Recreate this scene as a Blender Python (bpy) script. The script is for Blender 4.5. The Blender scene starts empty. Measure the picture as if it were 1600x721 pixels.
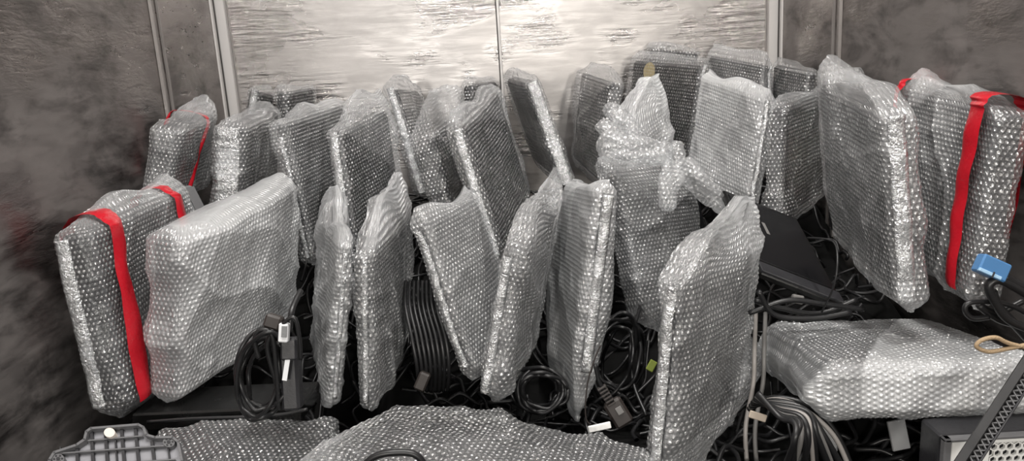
import bpy, math
import numpy as np

# ------------------------------------------------------------------ camera, world, lights, exposure
scene = bpy.context.scene
COL = scene.collection
FPX, PITCH, ROLL, CZ = 1200.0, math.radians(13.0), math.radians(-3.5), 0.75
cam_d = bpy.data.cameras.new('camera'); cam = bpy.data.objects.new('camera', cam_d); COL.objects.link(cam)
cam_d.sensor_width = 36.0; cam_d.lens = 36.0 * FPX / 1600.0; cam_d.clip_start = 0.02
from mathutils import Matrix
cam.matrix_world = Matrix.Translation((0, 0, CZ)) @ Matrix.Rotation(math.pi/2 - PITCH, 4, 'X') @ Matrix.Rotation(ROLL, 4, 'Z')
scene.camera = cam

w = bpy.data.worlds.new('world'); scene.world = w; w.use_nodes = True
w.node_tree.nodes['Background'].inputs[0].default_value = (0.92, 0.95, 1.0, 1)
w.node_tree.nodes['Background'].inputs[1].default_value = 0.09

def area(name, loc, target, sx, sy, power, col=(1, 1, 1)):
    d = bpy.data.lights.new(name, 'AREA'); d.shape = 'RECTANGLE'; d.size = sx; d.size_y = sy
    d.energy = power; d.color = col
    o = bpy.data.objects.new(name, d); COL.objects.link(o)
    from mathutils import Vector
    o.location = loc
    o.rotation_euler = (Vector(target) - Vector(loc)).to_track_quat('-Z', 'Y').to_euler()
    return o
area('ceiling_lamp', (-0.35, 0.75, 2.18), (-0.35, 0.75, 0), 0.045, 1.0, 19, (1, .97, .93))
area('ceiling_lamp', (0.42, 0.75, 2.18), (0.42, 0.75, 0), 0.045, 1.0, 19, (1, .97, .93))
area('corridor_lamp', (-0.62, -1.7, 1.06), (-0.3, 2.1, 0.6), 0.15, 0.24, 17, (1, .97, .92))
area('corridor_lamp', (-1.15, -1.7, 1.02), (-0.3, 2.1, 0.6), 0.10, 0.16, 7, (1, .90, .76))
area('corridor_lamp', (0.55, -1.7, 1.08), (0.3, 2.1, 0.6), 0.15, 0.24, 17, (1, .96, .89))
vs = scene.view_settings
vs.view_transform = 'Standard'; vs.look = 'None'; vs.gamma = 1.0; vs.use_curve_mapping = False
vs.exposure = 0.42

# ------------------------------------------------------------------ helpers
#BEGIN-GEO
def _rot():
    a = math.pi/2 - PITCH
    rx = np.array([[1, 0, 0], [0, math.cos(a), -math.sin(a)], [0, math.sin(a), math.cos(a)]])
    rz = np.array([[math.cos(ROLL), -math.sin(ROLL), 0], [math.sin(ROLL), math.cos(ROLL), 0], [0, 0, 1]])
    return rx @ rz
RC = _rot(); CAM = np.array([0, 0, CZ])
def P(px, py, Y):
    """world point seen at a photo pixel, at world depth Y"""
    d = RC @ np.array([(px - 800) / FPX, -(py - 360.5) / FPX, -1.0])
    return CAM + d * (Y / d[1])
def unit(v):
    v = np.asarray(v, float); return v / np.linalg.norm(v)
#END-GEO

def mesh_obj(name, verts, faces, mat, parent=None, uv=None, smooth=False):
    me = bpy.data.meshes.new(name)
    verts = np.asarray(verts, float)
    me.from_pydata(verts.tolist(), [], [tuple(int(i) for i in f) for f in faces])
    if uv is not None:
        lay = me.uv_layers.new(name='UVMap')
        li = np.empty(len(me.loops), dtype=np.int32); me.loops.foreach_get('vertex_index', li)
        uv = np.asarray(uv, float)
        lay.data.foreach_set('uv', uv[li].ravel() if len(uv) == len(verts) else uv.ravel())
    if smooth:
        me.polygons.foreach_set('use_smooth', [True] * len(me.polygons))
    me.materials.append(mat); me.update()
    o = bpy.data.objects.new(name, me); COL.objects.link(o)
    if parent is not None: o.parent = parent
    return o

def grid_obj(name, pts, mat, parent, uv=None, close_u=False, cap=False, layers=None):
    """pts (rows, cols, 3) -> smooth quad grid made fast"""
    nr, nc = pts.shape[:2]
    j, i = np.meshgrid(np.arange(nr - 1), np.arange(nc if close_u else nc - 1), indexing='ij')
    i2 = (i + 1) % nc
    q = np.stack([j*nc + i, j*nc + i2, (j+1)*nc + i2, (j+1)*nc + i], -1).reshape(-1, 4)
    if cap:
        h = nc // 2
        k = np.arange(h - 1)
        for base, flip in ((0, True), ((nr - 1) * nc, False)):
            c = np.stack([base + k, base + k + 1, base + nc - 2 - k, base + nc - 1 - k], -1)
            q = np.concatenate([q, c[:, ::-1] if flip else c])
    me = bpy.data.meshes.new(name)
    nv, nf = nr * nc, len(q)
    me.vertices.add(nv); me.vertices.foreach_set('co', pts.reshape(-1).astype(np.float32))
    me.loops.add(nf * 4); me.loops.foreach_set('vertex_index', q.reshape(-1).astype(np.int32))
    me.polygons.add(nf); me.polygons.foreach_set('loop_start', np.arange(0, nf*4, 4, dtype=np.int32))
    try: me.polygons.foreach_set('loop_total', np.full(nf, 4, dtype=np.int32))
    except Exception: pass
    me.polygons.foreach_set('use_smooth', np.ones(nf, dtype=bool))
    if uv is not None:
        luv = uv.reshape(-1, 2)[q.reshape(-1)].astype(np.float32)
        if close_u:   # wrap the seam column
            lo = luv.reshape(-1, 4, 2); body = (nr - 1) * nc
            sp = lo[:body, :, 0]; wrap = (sp.max(1) - sp.min(1)) > 2.0
            per = close_u if not isinstance(close_u, bool) else 0
            x = lo[:body][wrap]; x[..., 0] = np.where(x[..., 0] < 1.0, x[..., 0] + per, x[..., 0]); lo[:body][wrap] = x
            t = lo[:body]; t[wrap] = x; lo[:body] = t; luv = lo.reshape(-1, 2)
        lay = me.uv_layers.new(name='UVMap'); lay.data.foreach_set('uv', luv.ravel())
    if layers is not None:
        at = me.attributes.new('layers', 'FLOAT', 'POINT'); at.data.foreach_set('value', np.ascontiguousarray(layers, dtype=np.float32).ravel())
    me.materials.append(mat); me.update(calc_edges=True); me.validate()
    o = bpy.data.objects.new(name, me); COL.objects.link(o)
    if parent is not None: o.parent = parent
    return o

def thing(name, label, cat, group=None):
    o = bpy.data.objects.new(name, None); COL.objects.link(o); o.empty_display_size = 0.05
    tag(o, label, cat, group); return o
def tag(o, label, cat, group=None):
    o['label'] = label; o['category'] = cat
    if group: o['group'] = group
    return o
def struct(o):
    o['kind'] = 'structure'; return o

def box(center, ax, ay, az, bev=0.0):
    """box given by half-axis vectors, chamfered; returns verts, faces"""
    ax, ay, az = map(lambda v: np.asarray(v, float), (ax, ay, az)); c = np.asarray(center, float)
    la, lb, lc = (np.linalg.norm(v) for v in (ax, ay, az))
    if bev <= 0:
        vs_, s = [], [(-1, -1, -1), (1, -1, -1), (1, 1, -1), (-1, 1, -1), (-1, -1, 1), (1, -1, 1), (1, 1, 1), (-1, 1, 1)]
        V = [c + ax*i + ay*j + az*k for i, j, k in s]
        F = [(0, 3, 2, 1), (4, 5, 6, 7), (0, 1, 5, 4), (1, 2, 6, 5), (2, 3, 7, 6), (3, 0, 4, 7)]
        return V, F
    V, idx = [], {}
    for sx in (-1, 1):
        for sy in (-1, 1):
            for sz in (-1, 1):
                for k in range(3):
                    f = [1 - bev/la, 1 - bev/lb, 1 - bev/lc]; f[k] = 1
                    idx[(sx, sy, sz, k)] = len(V)
                    V.append(c + ax*sx*f[0] + ay*sy*f[1] + az*sz*f[2])
    F = []
    def add(l, out):
        p = [V[i] for i in l]; n = np.cross(p[1]-p[0], p[2]-p[0])
        F.append(tuple(l) if np.dot(n, sum(p)/len(p) - c) > 0 else tuple(l[::-1]))
    for k in range(3):
        for s in (-1, 1):
            o = [i for i in range(3) if i != k]; l = []
            for a, b in ((-1, -1), (1, -1), (1, 1), (-1, 1)):
                sg = [0, 0, 0]; sg[k] = s; sg[o[0]] = a; sg[o[1]] = b
                l.append(idx[(*sg, k)])
            add(l, 1)
    for k in range(3):
        o = [i for i in range(3) if i != k]
        for a in (-1, 1):
            for b in (-1, 1):
                l = []
                for s, kk in ((-1, o[0]), (1, o[0]), (1, o[1]), (-1, o[1])):
                    sg = [0, 0, 0]; sg[k] = s; sg[o[0]] = a; sg[o[1]] = b
                    l.append(idx[(*sg, kk)])
                add(l, 1)
    for sx in (-1, 1):
        for sy in (-1, 1):
            for sz in (-1, 1):
                add([idx[(sx, sy, sz, k)] for k in range(3)], 1)
    return V, F
def box_obj(name, center, ax, ay, az, bev, mat, parent=None):
    V, F = box(center, ax, ay, az, bev); return mesh_obj(name, V, F, mat, parent)

def catmull(pts, n):
    p = np.asarray(pts, float)
    p = np.concatenate([[2*p[0] - p[1]], p, [2*p[-1] - p[-2]]])
    out = []
    for k in range(1, len(p) - 2):
        t = np.linspace(0, 1, n, endpoint=False)[:, None]
        a, b, c, d = p[k-1], p[k], p[k+1], p[k+2]
        out.append(.5*((2*b) + (c - a)*t + (2*a - 5*b + 4*c - d)*t**2 + (3*b - a - 3*c + d)*t**3))
    out.append(p[-2][None]); return np.concatenate(out)
def tube_pts(path, r, sides=8):
    path = np.asarray(path, float); T = np.gradient(path, axis=0)
    T /= np.linalg.norm(T, axis=1)[:, None] + 1e-12
    N = np.zeros_like(path); n = np.cross(T[0], [0.13, 0.27, 0.95]); n /= np.linalg.norm(n)
    for i in range(len(path)):
        n = n - T[i]*np.dot(n, T[i]); n /= np.linalg.norm(n) + 1e-12; N[i] = n
    Bn = np.cross(T, N)
    a = np.linspace(0, 2*math.pi, sides, endpoint=False)
    rr = np.broadcast_to(np.asarray(r, float), (len(path),))[:, None, None]
    return path[:, None] + rr*(N[:, None]*np.cos(a)[None, :, None] + Bn[:, None]*np.sin(a)[None, :, None])
def cable(name, pts, r, mat, parent=None, n=8, sides=8, smooth_path=True):
    path = catmull(pts, n) if smooth_path else np.asarray(pts, float)
    return grid_obj(name, tube_pts(path, r, sides), mat, parent, close_u=True, cap=True)

class Noise:
    """cheap smooth noise: sum of random sines"""
    def __init__(s, seed, dims=2, n=7):
        g = np.random.default_rng(seed); s.k = g.normal(size=(n, dims)); s.p = g.uniform(0, 6.28, n); s.n = n
    def __call__(s, *x):
        r = 0
        for k, p in zip(s.k, s.p):
            r = r + np.sin(sum(ki*xi for ki, xi in zip(k, x)) + p)
        return r / math.sqrt(s.n)

# ------------------------------------------------------------------ materials
class NT:
    def __init__(s, name):
        s.m = bpy.data.materials.new(name); s.m.use_nodes = True
        s.t = s.m.node_tree; s.t.nodes.clear(); s.out = s.t.nodes.new('ShaderNodeOutputMaterial')
    def n(s, typ, **kw):
        nd = s.t.nodes.new('ShaderNode' + typ)
        for k, v in kw.items():
            if k.startswith('_'): setattr(nd, k[1:], v)
        return nd
    def set(s, nd, k, v):
        if hasattr(v, 'is_linked') or isinstance(v, bpy.types.NodeSocket): s.t.links.new(v, nd.inputs[k])
        else: nd.inputs[k].default_value = v
    def math(s, op, a, b=0.0, c=0.0, clamp=False):
        nd = s.t.nodes.new('ShaderNodeMath'); nd.operation = op; nd.use_clamp = clamp
        for i, v in enumerate((a, b, c)): s.set(nd, i, v)
        return nd.outputs[0]
    def noise(s, vec, scale, detail=4, rough=.55, dist=0.0):
        nd = s.n('TexNoise'); s.set(nd, 'Vector', vec); s.set(nd, 'Scale', scale); s.set(nd, 'Detail', detail)
        s.set(nd, 'Roughness', rough); s.set(nd, 'Distortion', dist); return nd.outputs[0]
    def mapping(s, vec, scale=(1, 1, 1), loc=(0, 0, 0), rot=(0, 0, 0)):
        nd = s.n('Mapping'); s.set(nd, 'Vector', vec); nd.inputs['Scale'].default_value = scale
        nd.inputs['Location'].default_value = loc; nd.inputs['Rotation'].default_value = rot; return nd.outputs[0]
    def ramp(s, fac, stops):
        nd = s.n('ValToRGB'); s.set(nd, 0, fac); e = nd.color_ramp.elements
        while len(e) < len(stops): e.new(.5)
        for x, (p, c) in zip(e, stops): x.position = p; x.color = c if len(c) == 4 else (*c, 1)
        return nd.outputs[0]
    def rng(s, v, a, b, c, d):
        nd = s.n('MapRange'); nd.clamp = True
        for k, x in zip(range(5), (v, a, b, c, d)): s.set(nd, k, x)
        return nd.outputs[0]
    def bump(s, h, strength, dist, normal=None):
        nd = s.n('Bump'); s.set(nd, 'Height', h); s.set(nd, 'Strength', strength); s.set(nd, 'Distance', dist)
        if normal is not None: s.set(nd, 'Normal', normal)
        return nd.outputs[0]
    def coord(s, k='Object'):
        return s.n('TexCoord').outputs[k]
    def principled(s, **kw):
        nd = s.n('BsdfPrincipled')
        for k, v in kw.items(): s.set(nd, k.replace('_', ' '), v)
        return nd.outputs[0]
    def mix(s, f, a, b):
        nd = s.n('MixShader'); s.set(nd, 0, f); s.set(nd, 1, a); s.set(nd, 2, b); return nd.outputs[0]
    def done(s, sh):
        s.t.links.new(sh, s.out.inputs[0]); return s.m

def plain(name, col, rough=.5, metal=0.0, spec=.5, bump=0.0, bscale=120):
    k = NT(name); kw = dict(Base_Color=(*col, 1), Roughness=rough, Metallic=metal, Specular_IOR_Level=spec)
    co = k.coord()
    v = k.noise(co, bscale*.2, 4)
    kw['Roughness'] = k.rng(v, .3, .7, rough*.8, min(1, rough*1.2))
    if bump: kw['Normal'] = k.bump(k.noise(co, bscale, 3), bump, .002)
    return k.done(k.principled(**kw))

def film_mat(name, haze, tint=(.93, .945, .96), tape=0.0):
    """clear polythene bubble film: mostly see-through, a little milky, glossy domes"""
    k = NT(name)
    uv = k.coord('UV'); sep = k.n('SeparateXYZ'); k.set(sep, 0, uv); u, v = sep.outputs[0], sep.outputs[1]
    def cell(off):
        a = k.math('SUBTRACT', k.math('FRACT', k.math('ADD', u, off)), .5)
        b = k.math('SUBTRACT', k.math('FRACT', k.math('ADD', k.math('DIVIDE', v, 1.732), off)), .5)
        b = k.math('MULTIPLY', b, 1.732)
        return k.math('SQRT', k.math('ADD', k.math('MULTIPLY', a, a), k.math('MULTIPLY', b, b)))
    d = k.math('MINIMUM', cell(0.5), cell(0.0))
    dome = k.math('SQRT', k.math('MAXIMUM', k.math('SUBTRACT', 1.0, k.math('POWER', k.math('DIVIDE', d, .40), 2.0)), 0.0))
    co = k.coord('Object')
    wr = k.noise(k.mapping(co, (1, 1, 1)), 38, 5, .6, .6)
    fine = k.noise(co, 260, 3, .6)
    h = k.math('ADD', k.math('MULTIPLY', dome, 1.0), k.math('ADD', k.math('MULTIPLY', wr, 2.0), k.math('MULTIPLY', fine, .25)))
    nrm = k.bump(h, 1.0, .0030)
    soft = k.bump(h, .5, .0030)
    rim = k.math('MULTIPLY', k.rng(d, .16, .40, 1.0, 0.0), k.rng(k.noise(co, 75, 2, .6), .36, .64, .25, 1.6))  # pale dot on each bubble: its glint put into the haze, unevenly
    clo = k.noise(co, 9, 3, .5)
    lf = min(1.0, .15 + haze*4.5)
    at = k.n('Attribute'); at.attribute_name = 'layers'
    hz = k.math('ADD', k.math('ADD', haze, k.math('MULTIPLY', at.outputs['Fac'], lf)), k.math('ADD', k.math('MULTIPLY', rim, .15), k.math('MULTIPLY', k.math('SUBTRACT', clo, .5), .14*lf)))
    hz = k.math('MINIMUM', k.math('MAXIMUM', hz, .03), .95)
    tr = k.n('BsdfTransparent'); tr.inputs[0].default_value = (.96, .965, .97, 1)
    df = k.n('BsdfDiffuse'); df.inputs[0].default_value = (*tint, 1); k.set(df, 'Normal', soft)
    tl = k.n('BsdfTranslucent'); tl.inputs[0].default_value = (*tint, 1)
    milk = k.mix(.35, df.outputs[0], tl.outputs[0])
    body = k.mix(hz, tr.outputs[0], milk)
    gl = k.n('BsdfGlossy'); gl.inputs[0].default_value = (1, 1, 1, 1); gl.inputs['Roughness'].default_value = .17
    k.set(gl, 'Normal', nrm)
    fr = k.n('Fresnel'); fr.inputs[0].default_value = 1.5; k.set(fr, 'Normal', nrm)
    f = k.math('MINIMUM', k.math('MULTIPLY', fr.outputs[0], k.math('ADD', 2.4, k.math('MULTIPLY', rim, 5.0))), k.math('ADD', .13, k.math('MULTIPLY', rim, .25)))
    return k.done(k.mix(f, body, gl.outputs[0]))

def steel(name, base, rlo, rhi, streak=1.0, axis='x', dirt=0.0, dent=1.0):
    """worn sheet metal, horizontally rubbed, patchy; axis = horizontal direction of the sheet"""
    k = NT(name); co = k.coord()
    sc = (1.1, 1.1, 13) if axis == 'x' else (1.5, 1.5, 6)
    mp = k.mapping(co, sc)
    st = k.noise(mp, 7.0, 6, .65, .3)
    st2 = k.noise(k.mapping(co, (1.2, 1.2, 5)), 22, 4, .6)
    patch = k.noise(k.mapping(co, (1, 1, 1.6)), 3.3, 3, .55, .5)
    pm = k.rng(patch, .44, .60, 0.0, 1.0)
    dents = k.noise(co, 5.5, 2, .5)
    rough = k.math('ADD', k.rng(st, .35, .7, rlo, rhi), k.math('MULTIPLY', k.math('SUBTRACT', 1.0, pm), .34))
    h = k.math('ADD', k.math('MULTIPLY', k.math('MULTIPLY', k.math('SUBTRACT', st, .5), pm), .55*streak), k.math('ADD', k.math('MULTIPLY', k.math('MULTIPLY', k.math('SUBTRACT', st2, .5), pm), .18*streak), k.math('MULTIPLY', dents, 1.1*dent)))
    nrm = k.bump(h, .85, .010)
    grime = k.noise(k.mapping(co, (1, 1, 2.2)), 6, 5, .65, .4)
    col = k.ramp(k.math('ADD', k.math('MULTIPLY', grime, .7), k.math('MULTIPLY', st, .3)),
                 [(.30, tuple(c*(.86 - dirt) for c in base)), (.52, base), (.75, tuple(min(1, c*1.12) for c in base))])
    return k.done(k.principled(Base_Color=col, Metallic=1.0, Roughness=rough, Normal=nrm))

M = {}
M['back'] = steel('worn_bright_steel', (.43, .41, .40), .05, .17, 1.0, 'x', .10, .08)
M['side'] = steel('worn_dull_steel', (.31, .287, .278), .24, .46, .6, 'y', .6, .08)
M['frame'] = plain('brushed_frame_steel', (.56, .54, .53), .5, .35)
M['seam'] = plain('dull_seam_steel', (.30, .28, .27), .45, .6)
M['floor'] = plain('dark_floor_sheet', (.05, .047, .045), .6, .3)
M['ceil'] = plain('ceiling_steel', (.5, .49, .48), .45, 1.0)
M['film'] = film_mat('bubble_film', .035)
M['film2'] = film_mat('bubble_film_doubled', .10)
M['film3'] = film_mat('bubble_film_layered', .28)
M['filmc'] = film_mat('bubble_film_clear', .012)
M['dark'] = plain('black_device_plastic', (.022, .022, .025), .45, 0, .5, .1, 400)
M['grey'] = plain('grey_device_plastic', (.16, .165, .17), .45, 0, .5, .1, 400)
M['screen'] = plain('dark_screen_glass', (.008, .008, .009), .22, 0, .3)
M['silver'] = plain('silver_device_edge', (.62, .63, .64), .28, .8)
M['red'] = plain('red_tape', (.45, .008, .018), .28, 0, .5, .5, 60)
M['cable'] = plain('black_cable_rubber', (.012, .012, .013), .38)
M['cableg'] = plain('grey_cable_rubber', (.16, .155, .15), .45)
M['cablew'] = plain('pale_cable_rubber', (.30, .28, .265), .45)
M['gloss'] = plain('glossy_black_plastic', (.008, .008, .008), .24, 0, .3)
M['white'] = plain('white_plastic', (.84, .84, .82), .45)
M['label'] = plain('white_paper_label', (.75, .76, .78), .6)
M['blue'] = plain('blue_plug_plastic', (.06, .18, .38), .35)
M['twine'] = plain('tan_twine', (.40, .29, .18), .8, 0, .2, .8, 500)
M['card'] = plain('brown_cardboard', (.40, .34, .28), .8)
M['gplast'] = plain('grey_base_plastic', (.13, .13, .135), .5, 0, .4, .2, 300)
M['gplast2'] = plain('pale_grey_rib_plastic', (.26, .26, .28), .55)
M['cream'] = plain('cream_rubber_pad', (.72, .66, .60), .6)
M['brown'] = plain('brown_plastic', (.03, .024, .022), .5)
M['yellow'] = plain('yellow_sticker_paper', (.42, .34, .17), .6)
M['lamp'] = plain('lamp_housing', (.6, .6, .6), .4)

def strip_mat():
    k = NT('tight_shiny_film_edge'); co = k.coord()
    h = k.math('ADD', k.noise(co, 120, 4, .6, 1.0), k.math('MULTIPLY', k.noise(co, 330, 2), .5))
    return k.done(k.principled(Base_Color=(.60, .61, .62, 1), Metallic=.75, Roughness=.22, Normal=k.bump(h, .9, .006)))
M['strip'] = strip_mat()

# ------------------------------------------------------------------ the metal cabin
BY = 2.15
XL, XR, FRONT, H = -0.755, 0.752, -0.35, 2.25
def wall(name, a, b, z0, z1, mat, thick):
    a, b = np.array([*a, 0.]), np.array([*b, 0.]); d = unit(b - a); nrm = np.array([d[1], -d[0], 0]) * thick
    c = (a + b)/2 + np.array([0, 0, (z0 + z1)/2]) + nrm/2
    return struct(box_obj(name, c, (b - a)/2, nrm/2, (0, 0, (z1 - z0)/2), 0, mat))
wall('wall_back', (XR + .1, BY), (XL - .1, BY), 0, H, M['back'], .03)
wall('wall_left', (XL, BY), (XL, FRONT), 0, H, M['side'], .03)
wall('wall_right', (XR, FRONT), (XR, BY), 0, H, M['side'], .03)
struct(box_obj('floor', ((XL+XR)/2, (BY + FRONT)/2, -.02), ((XR - XL)/2 + .03, 0, 0), (0, (BY - FRONT)/2 + .03, 0), (0, 0, .02), 0, M['floor']))
struct(box_obj('ceiling', ((XL+XR)/2, (BY + FRONT)/2, H + .02), ((XR - XL)/2 + .03, 0, 0), (0, (BY - FRONT)/2 + .03, 0), (0, 0, .02), 0, M['ceil']))
def vstrip(name, x, y, hx, hy, mat, bev=.002):
    return struct(box_obj(name, (x, y, H/2), (hx, 0, 0), (0, hy, 0), (0, 0, H/2), bev, mat))
vstrip('trim_1', XL + .014, BY - .010, .014, .010, M['frame'])
vstrip('trim_2', XR - .014, BY - .010, .014, .010, M['frame'])
vstrip('trim_3', -.002, BY - .002, .0035, .002, M['frame'], .001)
vstrip('trim_10', -.0070, BY - .001, .0012, .001, M['floor'], .0005)
vstrip('trim_11', XL + .0300, BY - .001, .0014, .001, M['seam'], .0005)
vstrip('trim_12', XR - .0300, BY - .001, .0014, .001, M['seam'], .0005)
for i, (x, s) in enumerate(((XL, 1), (XR, -1))):
    vstrip('trim_%d' % (4 + 3*i), x + s*.003, BY - .045, .003, .006, M['frame'], .001)
    vstrip('trim_%d' % (13 + i), x + s*.002, BY - .030, .002, .009, M['floor'], .001)
    vstrip('trim_%d' % (5 + 3*i), x + s*.004, 1.74, .004, .005, M['seam'], .001)
    vstrip('trim_%d' % (6 + 3*i), x + s*.003, 1.775, .003, .004, M['seam'], .001)

# ------------------------------------------------------------------ bubble wrapped devices
BP = .0088        # bubble pitch
def rrect(a, b, r, s):
    """points and normals on rounded rectangles; a,b,r (R,1), s (1,C) in 0..1; starts at +x middle, goes ccw"""
    sx, sy = 2*(a - r), 2*(b - r); q = math.pi/2*r
    per = 2*sx + 2*sy + 4*q
    L = (s * per) % per
    x = np.zeros(np.broadcast(a, s).shape); y = np.zeros_like(x); nx = np.zeros_like(x); ny = np.zeros_like(x)
    a, b, r, sx, sy, q = [np.broadcast_to(t, x.shape) for t in (a, b, r, sx, sy, q)]
    pos = sy/2
    m = L <= pos; x[m] = a[m]; y[m] = L[m]; nx[m] = 1
    def corner(m, l0, cx, cy, a0):
        th = a0 + (L[m] - l0[m]) / np.maximum(r[m], 1e-9)
        nx[m] = np.cos(th); ny[m] = np.sin(th)
        x[m] = cx[m] + r[m]*nx[m]; y[m] = cy[m] + r[m]*ny[m]
    p0 = pos; p1 = p0 + q
    corner((L > p0) & (L <= p1), p0, a - r, b - r, 0)
    p2 = p1 + sx; m = (L > p1) & (L <= p2); x[m] = (a - r - (L - p1))[m]; y[m] = b[m]; ny[m] = 1
    p3 = p2 + q; corner((L > p2) & (L <= p3), p2, -(a - r), b - r, math.pi/2)
    p4 = p3 + sy; m = (L > p3) & (L <= p4); x[m] = -a[m]; y[m] = (b - r - (L - p3))[m]; nx[m] = -1
    p5 = p4 + q; corner((L > p4) & (L <= p5), p4, -(a - r), -(b - r), math.pi)
    p6 = p5 + sx; m = (L > p5) & (L <= p6); x[m] = (-(a - r) + (L - p5))[m]; y[m] = -b[m]; ny[m] = -1
    p7 = p6 + q; corner((L > p6) & (L <= p7), p6, a - r, -(b - r), 1.5*math.pi)
    m = L > p7; x[m] = a[m]; y[m] = (-(b - r) + (L - p7))[m]; nx[m] = 1
    return x, y, nx, ny

LF = {'bubble_film_clear': .204, 'bubble_film': .31, 'bubble_film_doubled': .69}
DEFPROF = [(-.07, .06, .93, .12), (-.012, -.02, 1.02, 1), (1.005, -.03, 1.03, 1), (1.045, -.01, 1.02, .6), (1.09, .05, .97, .12)]
class Pack: pass
def frame_of(A, B, C, ys):
    k = Pack(); k.A, k.B, k.C = P(*A, ys[0]), P(*B, ys[1]), P(*C, ys[2])
    k.up, k.side = k.A - k.B, k.C - k.A
    k.H, k.W = np.linalg.norm(k.up), np.linalg.norm(k.side)
    n = unit(np.cross(k.up, k.side)); k.n = n if np.dot(n, k.A - CAM) > 0 else -n
    k.su, k.uu = k.side/k.W, k.up/k.H
    return k

def pouch(k, t, prof, seed, mat, parent, amp=.004, gap=.006, bulge=.25, relief=.0013, sag=None, lay=(0, 0), laps=()):
    prof = np.array(sorted(prof)); v0, v1 = prof[0, 0], prof[-1, 0]
    nr = max(12, int(round((v1 - v0)*k.H / (BP*.433)))) + 1
    per = 2*((prof[:, 2] - prof[:, 1]).max()*k.W + t + 2*gap)
    nc = max(16, int(round(per / BP))) * 4
    v = np.linspace(v0, v1, nr)
    f = [np.interp(v, prof[:, 0], prof[:, c]) for c in (1, 2, 3)]
    ker = np.hanning(9); ker /= ker.sum()
    f = [np.convolve(np.pad(x, 4, mode='edge'), ker, 'valid') for x in f]
    nz = Noise(seed); nz3 = Noise(seed + 500, 2); nz4 = Noise(seed + 900, 2)
    u0 = f[0] - .010*np.abs(nz(v*9, 0*v)) ; u1 = f[1] + .012*np.abs(nz(v*9, 0*v + 7))
    a = np.maximum((u1 - u0)*k.W/2, .008)[:, None]
    b = np.maximum((t/2 + gap)*f[2], .0035)[:, None]; b = np.minimum(b, np.maximum(a, .0035))
    r = np.minimum(np.minimum(a, b)*.98, np.maximum(.010, b*.55))
    s = (np.arange(nc)/nc)[None, :]
    x, y, nx, ny = rrect(a, b, r, s)
    pin = np.clip(1 - f[2], 0, 1)[:, None]
    y = y * (1 + bulge*np.clip(1 - (x/a)**2, 0, 1)*np.clip(.5 + .5*nz(v[:, None]*3, s*6), 0, 1.3))
    X, V = x + ((u0 + u1)/2*k.W)[:, None], v[:, None]*k.H
    # soft folds: two crossing families of ridged creases, stronger towards the pinched ends
    amp = amp*1.35; g = np.random.default_rng(seed); th = g.uniform(-.9, .9)
    q1 = (X*math.cos(th) + V*math.sin(th)); q2 = (X*math.cos(th + 1.2) + V*math.sin(th + 1.2))
    side_off = np.where(ny < 0, 0.0, 3.1)
    w1 = 1 - 2*np.abs(np.sin(q1*26 + 1.6*nz3(X*9 + side_off, V*9)))**.6
    w2 = 1 - 2*np.abs(np.sin(q2*17 + 2.0*nz4(X*8 + side_off, V*8)))**.7
    env = .35 + .65*np.clip(nz(X*7 + side_off, V*7 + 3), 0, 1)
    disp = amp*(.7*w1*env + .6*w2*(1.2 - env)) + amp*.9*nz4(X*14, V*14 + side_off)*.5
    disp = disp*(1 + .9*pin) + pin*.004*np.sin(s*nc/4*.55 + 2*nz(v[:, None]*5, s*9))
    disp = np.maximum(disp, -gap*.7)*np.where(b > .006, 1, .4)
    U = np.broadcast_to(np.arange(nc)/4., x.shape); R = np.broadcast_to(np.arange(nr)[:, None]*.433, x.shape)
    def cell(o):
        return np.hypot((U + o) % 1 - .5, (((R/1.732) + o) % 1 - .5)*1.732)
    d = np.minimum(cell(0), cell(.5))
    # crisp crumples
    c1 = np.abs(nz3(X*33 + side_off, V*33)); c2 = np.abs(nz4(X*52 + V*20, V*47 + side_off))
    disp = disp + amp*.55*(.6 - c1)*(.4 + env) + amp*.30*(.6 - c2)
    disp = np.maximum(disp, -gap*.7)
    # overlapping layers of film: sharp-edged laps, gathered ends, loose areas off the device
    ly = np.zeros_like(X) + .13*pin/LF.get(mat.name, 1)*np.ones_like(X)
    for q in range(3):
        an = g.uniform(-.5, .5) + (math.pi/2 if q == 1 else 0); of = g.uniform(.25, .75)
        e_ = (X/k.W - of)*math.cos(an) + (v[:, None] - of)*math.sin(an) + .02*nz3(X*20, V*20)
        ly = ly + (.06 if q else .10)*np.clip(e_*90*(1 if g.uniform() < .5 else -1), 0, 1)*np.where(ny*(1 if q != 2 else -1) < 0.3, 1, 0)
    for (ua, va, ub, vb, am) in laps:      # extra turns of film with a straight torn edge
        e_ = (ub - ua)*(v[:, None] - va) - (vb - va)*(X/k.W - ua) + .015*nz3(X*25, V*25)
        ly = ly + am*np.clip(e_*70, 0, 1)*np.where(ny < 0.3, 1, 0)
    ly = ly + .65*lay[0]*np.clip(-ny*1.3, 0, 1) + .65*lay[1]*np.clip(-nx*1.3, 0, 1)  # per-pack paleness of face and near edge; R3's edge carries painted front light
    ly = ly + .04*np.clip(nz4(X*16 + side_off, V*16), -1, 1.4)
    disp = disp + relief*np.clip(.75 + .5*nz3(X*45, V*45 + side_off), .15, 1.2)*np.sqrt(np.maximum(0, 1 - (np.minimum(d, .42)/.42)**2))
    X = X + disp*nx; Yn = y + disp*ny
    # ends wobble up and down
    dv = .045*nz(X*24, 0*X) * np.clip((v[:, None] - 1)*10, 0, 1) - .03*np.abs(nz4(X*26, 0*X)) * np.clip(-v[:, None]*12, 0, 1)
    pts = (k.B[None, None] + k.up*(v[:, None, None] + dv[..., None]) + k.su*X[..., None] + k.n*(t/2 + Yn)[..., None])
    if sag is not None: pts = sag(pts, v[:, None], X/k.W)
    k.bfun = lambda vv: np.interp(vv, v, b[:, 0])
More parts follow.
